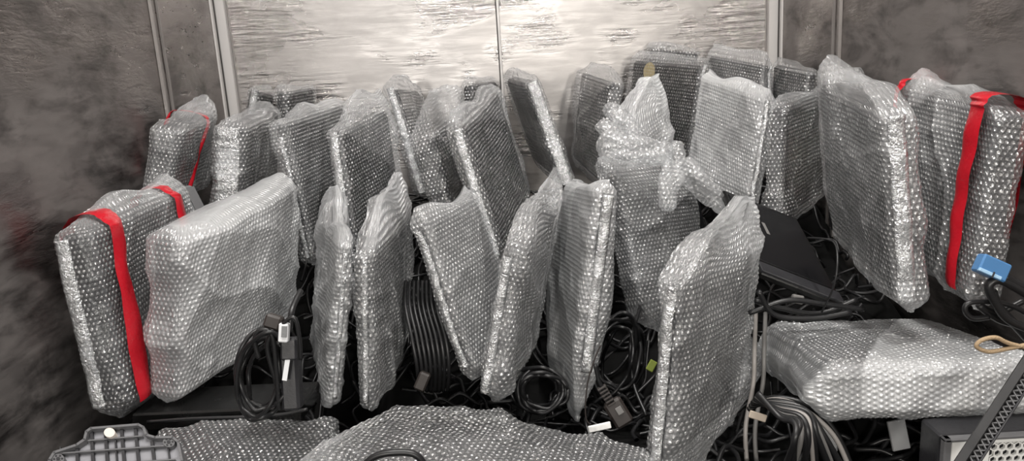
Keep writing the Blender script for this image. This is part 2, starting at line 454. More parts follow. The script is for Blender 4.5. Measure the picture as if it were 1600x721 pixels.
    return grid_obj('bubble_wrap', pts, mat, parent, uv=np.stack([U, R], -1), close_u=float(nc/4), cap=True, layers=ly)

def edge_strip(k, t, parent, v0, v1, k0, k1, gap=.006, u=-.02, mat=None, name='shiny_edge', seed=0):
    nv = 60; v = np.linspace(v0, v1, nv)[:, None]; kk = np.linspace(k0, k1, 5)[None, :]
    nz = Noise(seed + 77)
    out = gap*.55 + .0035 + .0012*nz(v*60, kk*3) - .004*(np.abs(kk - (k0 + k1)/2)/(abs(k1 - k0)/2))**4
    X = u*k.W - out + .002*nz(v*14, 0*v)
    front = k.B + k.up*v[..., None] + k.su*X[..., None] + k.n*(kk*t)[..., None]
    back = front + k.su*.002
    pts = np.concatenate([front, back[:, ::-1]], 1)
    return grid_obj(name, pts, mat or M['strip'], parent, close_u=True, cap=True)

def tape_band(k, t, parent, ut, ub, width, vbot=0.0, vtop=1.0, gap=.006, seed=0, off=.008, back=True):
    """tape running up the front face, over the top edge and down behind"""
    vt = 1.052
    path = [(v, -(float(k.bfun(v)) + off)) for v in np.concatenate([np.linspace(vbot, .99, 36), np.linspace(.995, vt, 14)])]
    for a in np.linspace(-math.pi/2, math.pi/2, 7)[1:-1]: path.append((vt + off/k.H*math.cos(a), (float(k.bfun(vt)) + off)*math.sin(a)))
    path += [(v, float(k.bfun(v)) + off) for v in np.concatenate([np.linspace(vt, .995, 14), np.linspace(.99, .3, 20)])]
    path = np.array(path); nz = Noise(seed + 31)
    cc = np.linspace(-.5, .5, 7)[None, :]; v = path[:, :1]; y = path[:, 1:]
    s = np.linspace(0, 1, len(path))[:, None]
    X = (ub + (ut - ub)*np.clip(v, 0, 1))*k.W + cc*width*(1 + .12*nz(s*11, 0*s)) + .003*nz(s*9, 0*s + 4)
    yy = y*(1 + .10*np.cos(cc*3)) + np.sign(y)*.0016*nz(s*40, cc*5)
    pts = k.B + k.up*v[..., None] + k.su*X[..., None] + k.n*(t/2 + yy)[..., None]
    return grid_obj('red_tape', pts, M['red'], parent)

def device(k, t, parent, mat='dark', screen=True):
    c = k.B + k.up/2 + k.side/2 + k.n*t/2
    box_obj('monitor_body', c, k.side*.485, k.up*.485, k.n*t*.48, min(.006, t*.3), M[mat], parent)
    if screen:
        box_obj('screen', k.B + k.up*.5 + k.side*.5 - k.n*.0006, k.side*.455, k.up*.44, k.n*.0012, .0004, M['screen'], parent)

#BEGIN-TABLE
# name: near top pixel, near bottom pixel, far top pixel, depths of the three, thickness
T = dict(
 F1=((140,362),(200,636),(292,296),(1.16,1.13,1.45),.060),
 F2=((285,378),(283,622),(464,288),(1.17,1.15,1.50),.060),
 F3=((533,380),(515,632),(506,318),(1.20,1.18,1.50),.016),
 F4=((580,392),(582,640),(636,318),(1.20,1.18,1.50),.018),
 F5=((664,348),(743,578),(744,306),(1.27,1.23,1.44),.028),
 F6=((822,392),(782,622),(872,330),(1.20,1.16,1.46),.034),
 F7=((936,300),(900,580),(884,290),(1.24,1.20,1.52),.026),
 F8=((1066,445),(1040,735),(1180,385),(1.00,.97,1.20),.026),
 M1=((962,262),(1000,470),(1085,250),(1.50,1.42,1.64),.040),
 M2=((985,205),(1000,380),(1040,165),(1.63,1.60,1.74),.030),
 R1=((1380,180),(1398,470),(1278,128),(1.08,1.05,1.36),.044),
 R2=((1562,172),(1515,462),(1412,140),(1.06,1.03,1.36),.040),
 R3=((1300,572),(1610,562),(1195,510),(1.00,.98,1.26),.078),
 B1=((280,205),(262,330),(338,178),(1.52,1.50,1.80),.050),
 B2=((380,200),(378,330),(436,172),(1.58,1.56,1.92),.055),
 B2b=((408,142),(392,240),(428,146),(1.98,1.96,2.10),.030),
 B2c=((445,143),(455,240),(490,136),(1.96,1.94,2.10),.030),
 B3=((447,190),(492,400),(536,162),(1.58,1.54,1.90),.030),
 B4=((530,205),(560,410),(606,168),(1.52,1.47,1.71),.028),
 B5=((617,135),(668,300),(654,140),(1.74,1.68,2.05),.022),
 B6=((676,210),(706,330),(722,180),(1.60,1.56,1.90),.040),
 B6b=((738,132),(742,240),(778,126),(1.98,1.96,2.11),.030),
 B7=((723,198),(785,395),(778,140),(1.48,1.43,1.85),.030),
 B8=((822,130),(878,290),(790,122),(1.74,1.68,2.08),.030),
 B9=((955,128),(938,290),(908,112),(1.72,1.68,2.04),.024),
 B10=((1096,100),(1075,260),(988,92),(1.80,1.77,2.04),.028),
 B10b=((1088,80),(1083,200),(1012,74),(2.04,2.02,2.12),.022),
 B10c=((1194,100),(1180,240),(1106,84),(1.92,1.88,2.10),.030),
 B11=((1193,155),(1165,330),(1098,122),(1.52,1.47,1.74),.028),
 B12=((1227,165),(1221,350),(1292,140),(1.50,1.44,1.72),.030),
 B13=((1262,112),(1258,200),(1208,100),(1.82,1.80,2.00),.024),
 B14=((1336,122),(1340,220),(1284,116),(1.52,1.50,1.66),.024),
)
#END-TABLE

TIP = lambda base, *rows: [(-.05, .04, .96, .12), (-.012, -.02, 1.02, 1)] + list(rows) if base else list(rows)
G1 = 'bubble wrapped monitors standing in the front row'
G2 = 'bubble wrapped monitors standing in the back row'
G3 = 'bubble wrapped monitors lying flat'
PK = dict(
 F1=dict(lay=(.05,-.1), l='bubble-wrapped monitor with wide red tape, leaning on the left metal wall', g=G1, film='film2', strips=[(0.02, .98, .55, .95)], tapes=[(.16, .10, .036), (.80, .78, .028)]),
 F2=dict(lay=(.25,-.3), l='large milky bubble-wrapped monitor right of the leftmost red-taped one', g=G1, film='film3', amp=.006, bulge=.7,
         prof=[(-.06, .05, .9, .12), (-.012, -.02, 1.0, 1), (.5, -.02, 1.03, 1), (1.012, -.02, 1.02, 1), (1.06, .03, .98, .12)]),
 F3=dict(lay=(.05,.0), l='slim pale bubble-wrapped monitor beside the hanging black power cable', g=G1, film='film3', amp=.006, bulge=1.3, strips=[(.05, .95, .2, .7)],
         prof=[(-.08, .2, .5, .12), (0, -.02, .95, 1), (.3, -.02, 1.15, 1.1), (.7, -.02, 1.05, 1.1), (1.0, -.02, 1.0, 1), (1.1, .3, 1.0, .6), (1.17, .6, 1.0, .15)]),
 F4=dict(laps=[(.0,1.0,1.0,.9,.2)], lay=(.1,0), l='bubble-wrapped monitor with pointed film peak and dotted dark face, centre left', g=G1, film='film2', amp=.005, bulge=.9, strips=[(.06, .97, .25, .75)],
         prof=[(-.06, .1, .5, .12), (0, -.02, .98, 1), (.5, -.02, 1.15, 1.1), (1.0, -.02, 1.05, 1), (1.12, .3, 1.0, .7), (1.24, .7, .95, .15)]),
 F5=dict(laps=[(.12,0,.2,1,-.0)], lay=(.2,-.1), l='bubble-wrapped monitor tilted right with broad pale face above black cable loops', g=G1, film='film2', amp=.004, bulge=.6, strips=[(.03, .96, .3, .75)]),
 F6=dict(lay=(.0,-.05), l='bubble-wrapped monitor with rounded film cap leaning left, centre front', g=G1, film='film2', amp=.006, bulge=.5, strips=[(.02, .95, .55, 1.0)],
         prof=[(-.07, .1, .8, .12), (0, -.02, 1.0, 1), (1.0, -.02, 1.0, 1), (1.10, .03, 1.05, 1.0), (1.22, .35, 1.08, .7), (1.33, .6, 1.0, .2)]),
 F7=dict(lay=(.08,0), l='almond-shaped bubble-wrapped monitor with narrow shiny edge stripe, tip pointing down', g=G1, film='film3', amp=.004, bulge=1.6, strips=[(.02, .99, .05, .75, .006, -.088)],
         prof=[(-.27, .0, .25, .15), (-.15, -.04, .6, .7), (0, -.06, .8, 1.1), (.4, -.08, 1.1, 1.6), (.8, -.06, 1.05, 1.2), (1.0, -.02, 1.0, 1), (1.06, .0, .95, .15)]),
 F8=dict(laps=[(1.2,.35,0,.0,-.0),(0,1.0,1.0,.92,.12)], lay=(.15,0), l='nearest tall bubble-wrapped monitor with high pointed film peak, right of centre', g=G1, film='film2', amp=.006, bulge=.8, strips=[(.0, .99, .2, .85)],
         prof=[(-.12, .0, 1.0, .3), (0, -.02, 1.05, 1), (.12, -.02, 1.30, 1.2), (.28, -.02, 1.30, 1.2), (.42, -.02, 1.06, 1), (1.0, -.02, 1.08, 1), (1.08, .10, 1.08, .95), (1.16, .27, 1.06, .8), (1.24, .48, 1.04, .55), (1.32, .80, 1.0, .2)]),
 M1=dict(lay=(.1,0), l='bubble-wrapped monitor with gathered crumpled film ears, behind the almond-shaped one', g=G1, film='film2', amp=.007, bulge=.7,
         prof=[(-.30, .25, .5, .15), (-.1, .05, .8, .8), (0, -.02, .95, 1), (.8, -.05, .9, 1.2), (1.0, -.08, .75, 1.0), (1.08, -.12, .7, .8), (1.14, -.1, .72, .25)]),
 M2=dict(lay=(.15,0), l='small pale crumpled wrap bundle between the stickered pack and film ears', g=G2, film='film3', amp=.009, bulge=.9,
         prof=[(-.05, .04, .9, .12), (0, -.02, 1.0, 1), (.9, -.2, 1.0, 1.3), (1.05, 0, 1.0, 1.1), (1.2, .35, 1.05, .7), (1.3, .6, 1.0, .2)]),
 R1=dict(lay=(.1,.1), l='tall bubble-wrapped monitor with silvery right edge beside the red-taped one', g=G1, film='film2', amp=.006, bulge=.5, strips=[(.0, 1.0, .05, .6)],
         prof=[(-.06, .0, .7, .12), (0, -.04, .9, 1), (.3, -.02, 1.04, 1), (1.0, -.02, 1.03, 1), (1.08, .3, 1.03, .8), (1.14, .55, 1.0, .2)]),
 R2=dict(lay=(.2,-.1), l='bubble-wrapped monitor with long red tape strip at the right edge of the picture', g=G1, film='film2', amp=.005, bulge=.2, tapes=[(.12, .12, .036), (.97, .9, .02)],
         prof=[(-.06, .0, .95, .12), (0, -.02, 1.0, 1), (1.0, -.02, 1.02, 1), (1.06, .2, 1.0, .8), (1.12, .4, .95, .2)]),
 R3=dict(laps=[(.9,.2,.0,.86,.30)], lay=(-.25,.35), l='bubble-wrapped monitor lying flat on the computer case, bright front edge', g=G3, film='film3', amp=.007, bulge=.2),  # light falling on the front edge is put into its film haze
 B1=dict(lay=(.1,0), l='bubble-wrapped monitor with thin red tape in the back row, left corner', g=G2, film='film2', amp=.007, bulge=.5, tapes=[(.55, .2, .014)],
         prof=[(-.05, .04, .96, .12), (0, -.02, 1.02, 1), (1.0, -.02, 1.0, 1), (1.12, .3, 1.0, .7), (1.22, .6, .95, .2)]),
 B2=dict(l='bubble-wrapped monitor with thick silvery edge and ridged dark face', g=G2, film='film2', amp=.005, bulge=.3, strips=[(.0, 1.0, .1, .95)]),
 B2b=dict(l='dark wrapped slab end poking up against the back wall, leftmost', g=G2, film='filmc', amp=.003, strips=[(.0, 1.0, .2, .8)]),
 B2c=dict(l='wrapped slab with stretched shiny film pleats against the back wall', g=G2, film='film', amp=.006),
 B3=dict(laps=[(0,.98,1,.86,.15)], l='grey bubble-wrapped monitor with dark left edge in the back row', g=G2, film='film2', amp=.003, bulge=.4, strips=[(.0, .9, .3, .65)]),
 B4=dict(laps=[(0,1.0,.8,.55,.35)], lay=(0,0), l='bubble-wrapped monitor with dark ridged face and white edge stripe, back row left', g=G2, film='film', amp=.004, bulge=.5, strips=[(.0, 1.0, .1, .8)],
         prof=[(-.05, .04, .96, .12), (0, -.02, 1.05, 1), (.8, -.02, 1.12, 1), (1.0, -.02, 1.06, 1), (1.1, .3, 1.02, .6), (1.17, .6, .98, .2)]),
 B5=dict(l='thin bubble-wrapped monitor tilted right with long bright edge line, back row', g=G2, film='film', amp=.004, bulge=.7, strips=[(.0, 1.0, .1, .85)],
         prof=[(-.05, .04, .96, .12), (0, -.02, 1.05, 1), (1.0, -.02, 1.0, 1), (1.06, .1, .9, .7), (1.12, .3, .7, .2)]),
 B6=dict(l='bubble-wrapped bundle with loosely crumpled transparent top, back row centre', g=G2, film='film', amp=.010, bulge=.6,
         prof=[(-.05, .04, .96, .12), (0, -.02, 1.02, 1), (1.0, -.06, 1.0, 1.1), (1.2, .1, 1.0, .9), (1.4, .35, .95, .4), (1.5, .5, .9, .15)]),
 B6b=dict(l='wrapped slab end with brownish film against the middle of the back wall', g=G2, film='filmc', amp=.004, bulge=.5),
 B7=dict(laps=[(0,1.0,.85,.74,.5),(.85,1,.95,0,.4)], l='large bubble-wrapped monitor with black dotted face in the middle of back row', g=G2, film='filmc', amp=.003, bulge=.4, strips=[(.0, 1.0, .1, .7)]),
 B8=dict(l='bubble-wrapped monitor tilted right with shiny crinkled right edge under wall seam', g=G2, film='film', amp=.004, bulge=.4, strips=[(.0, 1.0, .0, .85)],
         prof=[(-.05, .04, .96, .12), (0, -.02, 1.02, 1), (1.0, -.02, 1.02, 1), (1.08, .2, 1.0, .8), (1.13, .4, .9, .2)]),
 B9=dict(l='narrow bubble-wrapped monitor with rounded clear film top near the hot wall glare', g=G2, film='film', amp=.005, bulge=1.0,
         prof=[(-.05, .04, .96, .12), (0, -.02, 1.02, 1), (1.0, -.02, 1.02, 1), (1.07, .1, .95, .8), (1.12, .3, .8, .3)]),
 B10=dict(laps=[(0,1,1,.97,.3)], l='dark bubble-wrapped monitor with yellow sticker in the back row', g=G2, film='filmc', amp=.002, bulge=.2, strips=[(.0, 1.0, .0, .35)]),
 B10b=dict(l='bluish wrapped slab peeking up behind the yellow-stickered monitor', g=G2, film='film', amp=.004, bulge=.6),
 B10c=dict(l='bubble-wrapped monitor with black right end against the back wall, right side', g=G2, film='film2', amp=.005, bulge=.7, strips=[(.0, 1.0, .45, .6)]),
 B11=dict(lay=(.15,-.2), l='pale bubble-wrapped monitor with dark right edge right of yellow-stickered one', g=G2, film='film3', amp=.004, bulge=.7, strips=[(.0, 1.0, .1, .35)]),
 B12=dict(laps=[(0,.95,1,.85,.2)], l='dark grey bubble-wrapped monitor between pale one and tall silvery-edged one', g=G2, film='film', amp=.005, bulge=.5),
 B13=dict(l='small brownish wrapped bundle in the right back corner', g=G2, film='film', amp=.008, bulge=1.0),
 B14=dict(l='wrapped slab top peeking out behind the tall silvery-edged monitor', g=G2, film='film2', amp=.005, bulge=.6),
)
KF = {}
for idx, (key, (A, B, C, ys, t)) in enumerate(T.items()):
    o = PK[key]; k = frame_of(A, B, C, ys); KF[key] = k
    e = thing('wrapped_monitor', o['l'], 'wrapped monitor', o['g'])
    device(k, t, e)
    pouch(k, t, o.get('prof', DEFPROF), 11 + idx*13, M[o['film']], e, o.get('amp', .004), bulge=o.get('bulge', .3), lay=o.get('lay', (0, 0)), laps=o.get('laps', ()))
    for q, st in enumerate(o.get('strips', [])): edge_strip(k, t, e, *st, seed=idx*3 + q)
    for q, tp in enumerate(o.get('tapes', [])): tape_band(k, t, e, *tp, seed=idx*5 + q)
    if key == 'B10':
        V = [k.B + k.up*(.88 + .085*math.sin(a)*k.W/k.H) + k.side*(.70 + .085*math.cos(a)) - k.n*d for d in (.002, .003) for a in np.linspace(0, 2*math.pi, 20, endpoint=False)]
        F = [tuple(range(20)), tuple(range(39, 19, -1))] + [(i, (i+1) % 20, 20 + (i+1) % 20, 20 + i) for i in range(20)]
        mesh_obj('sticker', V, F, M['yellow'], e)

# ------------------------------------------------------------------ lying packs at the front edge
for key, A, B, C, ys, t, film, lab, prof, amp, bul in (
    ('D2', (255, 672), (180, 790), (520, 656), (1.10, .92, 1.12), .035, 'film', 'bubble-wrapped monitor lying flat beside the grey ribbed base, bottom left', DEFPROF, .005, .3),
    ('D3', (1010, 700), (600, 650), (985, 800), (.99, 1.05, .84), .050, 'film', 'large bubble-wrapped monitor lying at the bottom centre, arched top edge',
     [(-.16, .35, .95, .12), (-.04, .0, 1.0, .9), (.08, -.22, 1.0, 1.1), (.25, -.33, 1.0, 1.1), (.45, -.26, 1.0, 1.1), (.7, -.12, 1.0, 1), (1.0, -.02, 1.0, .9), (1.06, .1, .9, .12)], .008, .3)):
    k = frame_of(A, B, C, ys); e = thing('wrapped_monitor', lab, 'wrapped monitor', G3)
    device(k, t, e); pouch(k, t, prof, 700 + len(key)*7 + t*1000 // 1 if False else 741 + int(t*1000), M[film], e, amp, bulge=bul)

# ------------------------------------------------------------------ the heap the packs stand in
def heap_z(x, y):
    z = .13 + .26*np.clip((y - 1.30)/.55, 0, 1)**1.1
    z = z + .08*np.clip((x - .35)/.3, 0, 1)*np.clip((y - 1.0)/.25, 0, 1)*np.clip((1.7 - y)/.3, 0, 1)
    return z
gx, gy = np.meshgrid(np.linspace(XL + .004, XR - .004, 60), np.linspace(.55, BY - .004, 70))
hn = Noise(5); hz_ = heap_z(gx, gy) - .045 + .012*hn(gx*14, gy*14)
hz_[0] = .0; hz_[1] *= .6
base = grid_obj('black_cable_heap', np.stack([gx, gy, hz_], -1), plain('matt_black_jumble', (.008, .008, .008), .9, 0, .1), None)
tag(base, 'dark heap of tangled black cables under all the wrapped monitors', 'cables'); base['kind'] = 'stuff'
rg = np.random.default_rng(8); segs = []
for i in range(420):
    x, y = rg.uniform(XL + .06, XR - .06), rg.uniform(.75, 2.05); a = rg.uniform(0, 6.28); pts = []
    for q in range(9):
        z = float(heap_z(np.array(x), np.array(y))) - .03 + rg.uniform(0, .035)
        pts.append((x, y, z)); a += rg.normal(0, .55) + .18
        x = min(max(x + .035*math.cos(a), XL + .03), XR - .03); y = min(max(y + .035*math.sin(a), .7), BY - .03)
    segs.append(tube_pts(catmull(pts, 5), rg.choice([.0028, .0035, .004]), 6))
n = segs[0].shape[0]
V = np.concatenate([g.reshape(-1, 3) for g in segs]); F = []
for q in range(len(segs)):
    o = q*n*6
    for j in range(n - 1):
        for i in range(6): F.append((o + j*6 + i, o + j*6 + (i+1) % 6, o + (j+1)*6 + (i+1) % 6, o + (j+1)*6 + i))
tang = mesh_obj('cable_tangle', V, F, M['cable'], base, smooth=True); tang['kind'] = 'stuff'

# ------------------------------------------------------------------ cables and plugs
def pix(l, Y):
    return [P(p[0], p[1], p[2] if len(p) > 2 else Y) for p in l]
def coil_path(cx, cy, rx, ry, Y, loops, seed, tilt=0.0, depth=.03, jit=.12, start=0.0):
    g = np.random.default_rng(seed); pts = []
    n = 14*loops
    for i in range(n + 1):
        a = start + 2*math.pi*i/14; lp = i/14
        kx = 1 + jit*math.sin(lp*2.3 + seed) + .04*g.normal(); ky = 1 + jit*math.cos(lp*1.7 + seed) + .04*g.normal()
        x, y = rx*kx*math.cos(a), ry*ky*math.sin(a)
        x += 6*math.sin(lp*1.3 + seed)
        c, s_ = math.cos(tilt), math.sin(tilt)
        pts.append(P(cx + x*c - y*s_, cy + x*s_ + y*c, Y + depth*math.sin(a*.5 + lp) + .004*g.normal()))
    return pts
def pbox(name, cx, cy, Y, hx, hy, hz, mat, parent, rot=0.0, bev=.002, yaw=0.0, pitch=0.0):
    """small box at a photo pixel; half sizes in metres, turned in the picture plane by rot"""
    X = RC @ np.array([1, 0, 0]); U = RC @ np.array([0, 1, 0]); Z = RC @ np.array([0, 0, 1])
    a = X*math.cos(rot) + U*math.sin(rot); b = -X*math.sin(rot) + U*math.cos(rot)
    a2 = a*math.cos(yaw) + Z*math.sin(yaw); z2 = -a*math.sin(yaw) + Z*math.cos(yaw)
    b2 = b*math.cos(pitch) + z2*math.sin(pitch); z3 = -b*math.sin(pitch) + z2*math.cos(pitch)
    return box_obj(name, P(cx, cy, Y), a2*hx, b2*hy, z3*hz, bev, mat, parent)

# power cable hanging in front of the milky pack
e = thing('power_cable', 'coiled black power cable with adapter hanging before the milky wrapped monitor', 'cable')
cable('cord', coil_path(412, 585, 36, 62, 1.06, 5, 3, .15, .02, .2), .0034, M['cable'], e, 4)
cable('cord', pix([(425, 520), (418, 545), (432, 600), (440, 640)], 1.045), .004, M['cable'], e)
cable('cord', pix([(452, 520, 1.06), (455, 490, 1.07), (462, 470, 1.09), (470, 455, 1.11)], 1.06), .0045, M['cable'], e)
cable('cord', pix([(438, 512), (452, 498), (462, 500), (468, 530), (470, 562)], 1.04), .003, M['cable'], e)
cable('cord', pix([(404, 560), (398, 530), (408, 516), (425, 525), (432, 580), (436, 640)], 1.04), .0036, M['cable'], e)
pbox('plug', 428, 503, 1.05, .012, .010, .010, M['brown'], e, -.3, .003)
ad = pbox('adapter', 456, 595, 1.055, .013, .042, .014, M['dark'], e, .06, .004)
pbox('label_strip', 447, 578, 1.034, .0035, .016, .0006, M['label'], ad, -.15, .0002)
c = pbox('connector', 444, 520, 1.04, .0068, .0135, .006, M['label'], e, -.05, .0015)
pbox('socket', 444, 519, 1.033, .0038, .0080, .0008, M['grey'], c, -.05, .0003)
pbox('adapter_end', 454, 545, 1.05, .012, .016, .012, M['dark'], e, .02, .003)

e = thing('cable_coil', 'bundle of black cables hanging between the two centre-left wrapped monitors', 'cable')
for i in range(8):
    x = 640 + 6.5*i
    cable('cord', pix([(x - 6, 440, 1.36), (x - 6 + 2*i*.2, 480, 1.30), (x + 4 + i, 530, 1.26), (x + 12 + i*.6, 575, 1.25), (x + 14, 612, 1.27)], 1.3), .0034, M['cable'], e)
pbox('plug', 660, 596, 1.24, .010, .016, .010, M['brown'], e, -.4, .003)
e = thing('cable_coil', 'loose coil of glossy black cable below the tilted cap-topped monitor', 'cable')
cable('cord', coil_path(843, 610, 34, 30, 1.21, 8, 6, .1, .03, .2), .0033, M['cable'], e, 4)
e = thing('cable_coil', 'black cable coil in the dark gap left of the nearest monitor', 'cable')
cable('cord', coil_path(965, 560, 34, 60, 1.30, 6, 9, .2, .05, .2), .0034, M['cable'], e, 4)
cable('cord', pix([(1000, 480, 1.4), (985, 540, 1.3), (990, 600, 1.25), (1010, 650, 1.2)], 1.3), .0034, M['cable'], e)

e = thing('video_connector', 'dark brown ribbed video cable connector right of the almond-shaped monitor', 'connector')
pbox('housing', 966, 645, 1.09, .015, .022, .008, M['brown'], e, .55, .004)
pbox('face_mark', 968, 642, 1.081, .005, .006, .001, M['cableg'], e, .55, .0005)
for i in range(6): pbox('ridge', 938 + i*3.0 + 2, 606 + i*5.0, 1.09, .0075 - .0002*i, .0016, .006, M['brown'], e, .55, .0006)
cable('cord', pix([(957, 628), (945, 612), (936, 596), (930, 570)], 1.09), .0035, M['cable'], e)
e = tag(pbox('white_tab', 937, 668, 1.05, .017, .005, .002, M['white'], None, .22, .001), 'small white plastic tab under the ribbed connector', 'tab')
tag(cable('thin_wire', pix([(925, 668), (915, 650), (918, 600), (930, 560), (938, 540)], 1.06), .0011, M['brown'], None), 'thin wire curving up past the almond-shaped monitor tip', 'wire')
tag(pbox('green_clip', 1018, 572, 1.15, .006, .009, .002, plain('green_plastic', (.16, .20, .03), .5), None, -.5, .001), 'tiny green plastic clip in the gap left of nearest monitor', 'clip')

e = thing('bare_monitor', 'bare glossy black monitor panel tilted on cables, right of centre', 'monitor')
k = frame_of((1188, 425), (1322, 478), (1128, 295), (1.25, 1.22, 1.45)); t = .016
box_obj('monitor_body', k.B + k.up/2 + k.side/2 + k.n*t/2, k.side/2, k.up/2, k.n*t/2, .004, M['gloss'], e)
box_obj('screen', k.B + k.up*.5 + k.side*.55 - k.n*.0005, k.side*.40, k.up*.44, k.n*.001, .0004, M['screen'], e)
box_obj('front_bezel', k.B + k.up*.5 + k.side*.06 - k.n*.001, k.side*.055, k.up*.48, k.n*.003, .001, M['dark'], e)
box_obj('label_strip', k.B + k.up*.62 + k.side*.62 - k.n*.0025, k.side*.07, k.up*.02, k.n*.0006, .0002, M['cableg'], e)
tag(cable('thin_cable', pix([(1262, 372, 1.26), (1290, 374, 1.2), (1306, 384, 1.15), (1308, 420, 1.12), (1300, 455, 1.12), (1284, 488, 1.14)], 1.2), .0016, M['cable'], None), 'thin black wire arching over the bare black panel', 'wire')

# cables under the panel
for i, (l, lab) in enumerate((
    ([(1180, 470), (1220, 482), (1280, 490), (1340, 468)], 'upper black cable running under the bare black panel'),
    ([(1170, 490), (1230, 470), (1290, 476), (1350, 484)], 'middle black cable running under the bare black panel'),
    ([(1185, 455), (1210, 492), (1270, 498), (1330, 488)], 'lowest black cable running under the bare black panel'))):
    tag(cable('black_cable', pix(l, 1.165 - .015*i), .0042, M['cable'], None), lab, 'cable', 'cables under the panel')
tag(pbox('grey_plug', 1246, 468, 1.175, .009, .007, .006, M['cableg'], None, -.2, .002), 'small grey plug under the bare black panel', 'plug')

# loose cables bottom right
rg = np.random.default_rng(21)
spec = [('cable', .0042), ('cablew', .0036), ('cable', .0045), ('cableg', .0034), ('cable', .0045), ('cable', .004), ('cablew', .003), ('cable', .0045), ('cable', .0038), ('cableg', .0036), ('cable', .0045), ('cable', .004)]
words = ['outermost', 'second', 'third', 'fourth', 'fifth', 'sixth', 'seventh', 'eighth', 'ninth', 'tenth', 'eleventh', 'innermost']
for i, (mt, r) in enumerate(spec):
    f = i/11
    l = [(1170 + 14*f, 640 - 6*i + 40*f, 1.02), (1210 + 8*f, 622 + 30*f, .99), (1262 - 20*f + rg.uniform(-8, 8), 636 + 26*f, .965), (1305 - 65*f + rg.uniform(-8, 8), 678 + 14*f, .95), (1330 - 105*f + rg.uniform(-10, 10), 738, .94 + .004*i)]
    l = [(q[0], q[1], q[2] + .060 - .0118*i) for q in l]
    tag(cable('loose_cable', pix(l, 1), r, M[mt], None), '%s of the curving cables at bottom right, %s' % (words[i], {'cable': 'black', 'cablew': 'pale', 'cableg': 'grey'}[mt]), 'cable', 'curving cables at the bottom right')
for i, (x, mt) in enumerate(((1165, 'cablew'), (1180, 'cableg'))):
    tag(cable('hanging_cable', pix([(x + 16, 490, 1.24), (x + 14, 545, 1.16), (x + 12, 600, 1.14), (x, 670, 1.11), (x + 3, 740, 1.09)], 1), .0036, M[mt], None), ('pale' if i == 0 else 'grey') + ' cable running straight down beside the nearest wrapped monitor', 'cable')
tag(cable('ring_cable', pix([(560, 740), (582, 716), (615, 708), (650, 712), (672, 740)], .88), .0045, M['cable'], None), 'black cable arc on the arched wrapped monitor at bottom centre', 'cable')

# blue network plug with black leads
e = thing('network_cable', 'coiled black cable with blue plug at the right edge', 'cable')
pl = pbox('plug', 1549, 419, .93, .019, .012, .009, M['blue'], e, -.42, .002)
pbox('latch', 1546, 428, .921, .015, .0022, .003, plain('pale_blue_plastic', (.35, .55, .75), .35), pl, -.42, .0006)
pbox('mark', 1552, 430, .917, .001, .004, .0006, M['dark'], pl, -.42, .0002)
cable('cord', pix([(1566, 432), (1590, 446), (1620, 452)], .93), .0075, M['cable'], e)
cable('cord', pix([(1620, 520), (1575, 500), (1553, 470), (1545, 448), (1560, 438), (1590, 452), (1620, 470)], .925), .0055, M['cable'], e)
cable('cord', pix([(1620, 545), (1590, 512), (1560, 480), (1550, 455)], .935), .006, M['cable'], e)
cable('cord', pix([(1545, 496), (1520, 498), (1508, 486), (1514, 474), (1545, 472), (1580, 478), (1620, 500)], .94), .0035, M['cable'], e)
cable('cord', pix([(1600, 470), (1560, 488), (1530, 478), (1560, 500), (1600, 512), (1640, 530)], .945), .0045, M['cable'], e)
tag(cable('twine_loop', pix([(1640, 552), (1580, 538), (1556, 528), (1534, 532), (1526, 542), (1545, 550), (1575, 545), (1600, 540), (1640, 530)], .90), .0028, M['twine'], None), 'tan twine loop at the right edge below the blue plug', 'twine')
tag(pbox('card_scrap', 1184, 651, .955, .012, .005, .002, M['card'], None, -.3, .001), 'small torn brown cardboard scrap beside the nearest wrapped monitor', 'cardboard')

# ------------------------------------------------------------------ computer case and the black truss rail
e = thing('computer_case', 'dark computer case with white honeycomb vent panel, bottom right', 'computer case')
FY = .93
tl = P(1472, 683, FY); cw, ch, cd = .17, .20, .05
lo = tl[2] - ch
ctr = np.array([tl[0] + cw/2, FY + cd/2 + .004, tl[2] - ch/2])
box_obj('case_body', ctr, (cw/2, 0, 0), (0, cd/2, 0), (0, 0, ch/2), .003, M['dark'], e)
for nm, c, a, b in (('frame_side', (tl[0] + .005, FY - .002, tl[2] - ch/2), (.005, 0, 0), (0, 0, ch/2)), ('frame_top', (tl[0] + cw/2, FY - .002, tl[2] - .003), (cw/2, 0, 0), (0, 0, .003))):
    box_obj(nm, c, a, (0, .006, 0), b, .002, M['gplast'], e)
x0, z1 = tl[0] + .012, tl[2] - .007
fp = thing.__wrapped__ if False else None
box_obj('front_panel', (x0 + .026, FY, z1 - .09), (.026, 0, 0), (0, .003, 0), (0, 0, .09), .001, M['white'], e)
box_obj('front_panel', (x0 + .053 + .05, FY, z1 - .003), (.0495, 0, 0), (0, .003, 0), (0, 0, .003), .001, M['white'], e)
V, F = [], []
rc = .0062; hexw = rc*math.sqrt(3)
for r_ in range(14):
    for c_ in range(9):
        cx = x0 + .058 + c_*hexw + (hexw/2 if r_ % 2 else 0); cz = z1 - .012 - r_*rc*1.5
        b0 = len(V)
        for dy in (-.002, .002):
            for rr in (rc, rc*.70):
                for q in range(6):
                    a = math.pi/6 + q*math.pi/3; V.append((cx + rr*math.cos(a), FY + dy, cz + rr*math.sin(a)))
        for q in range(6):
            p = (q + 1) % 6
            F += [(b0+q, b0+p, b0+6+p, b0+6+q), (b0+12+q, b0+18+q, b0+18+p, b0+12+p), (b0+6+q, b0+6+p, b0+18+p, b0+18+q)]
mesh_obj('honeycomb_grille', V, F, M['white'], e)
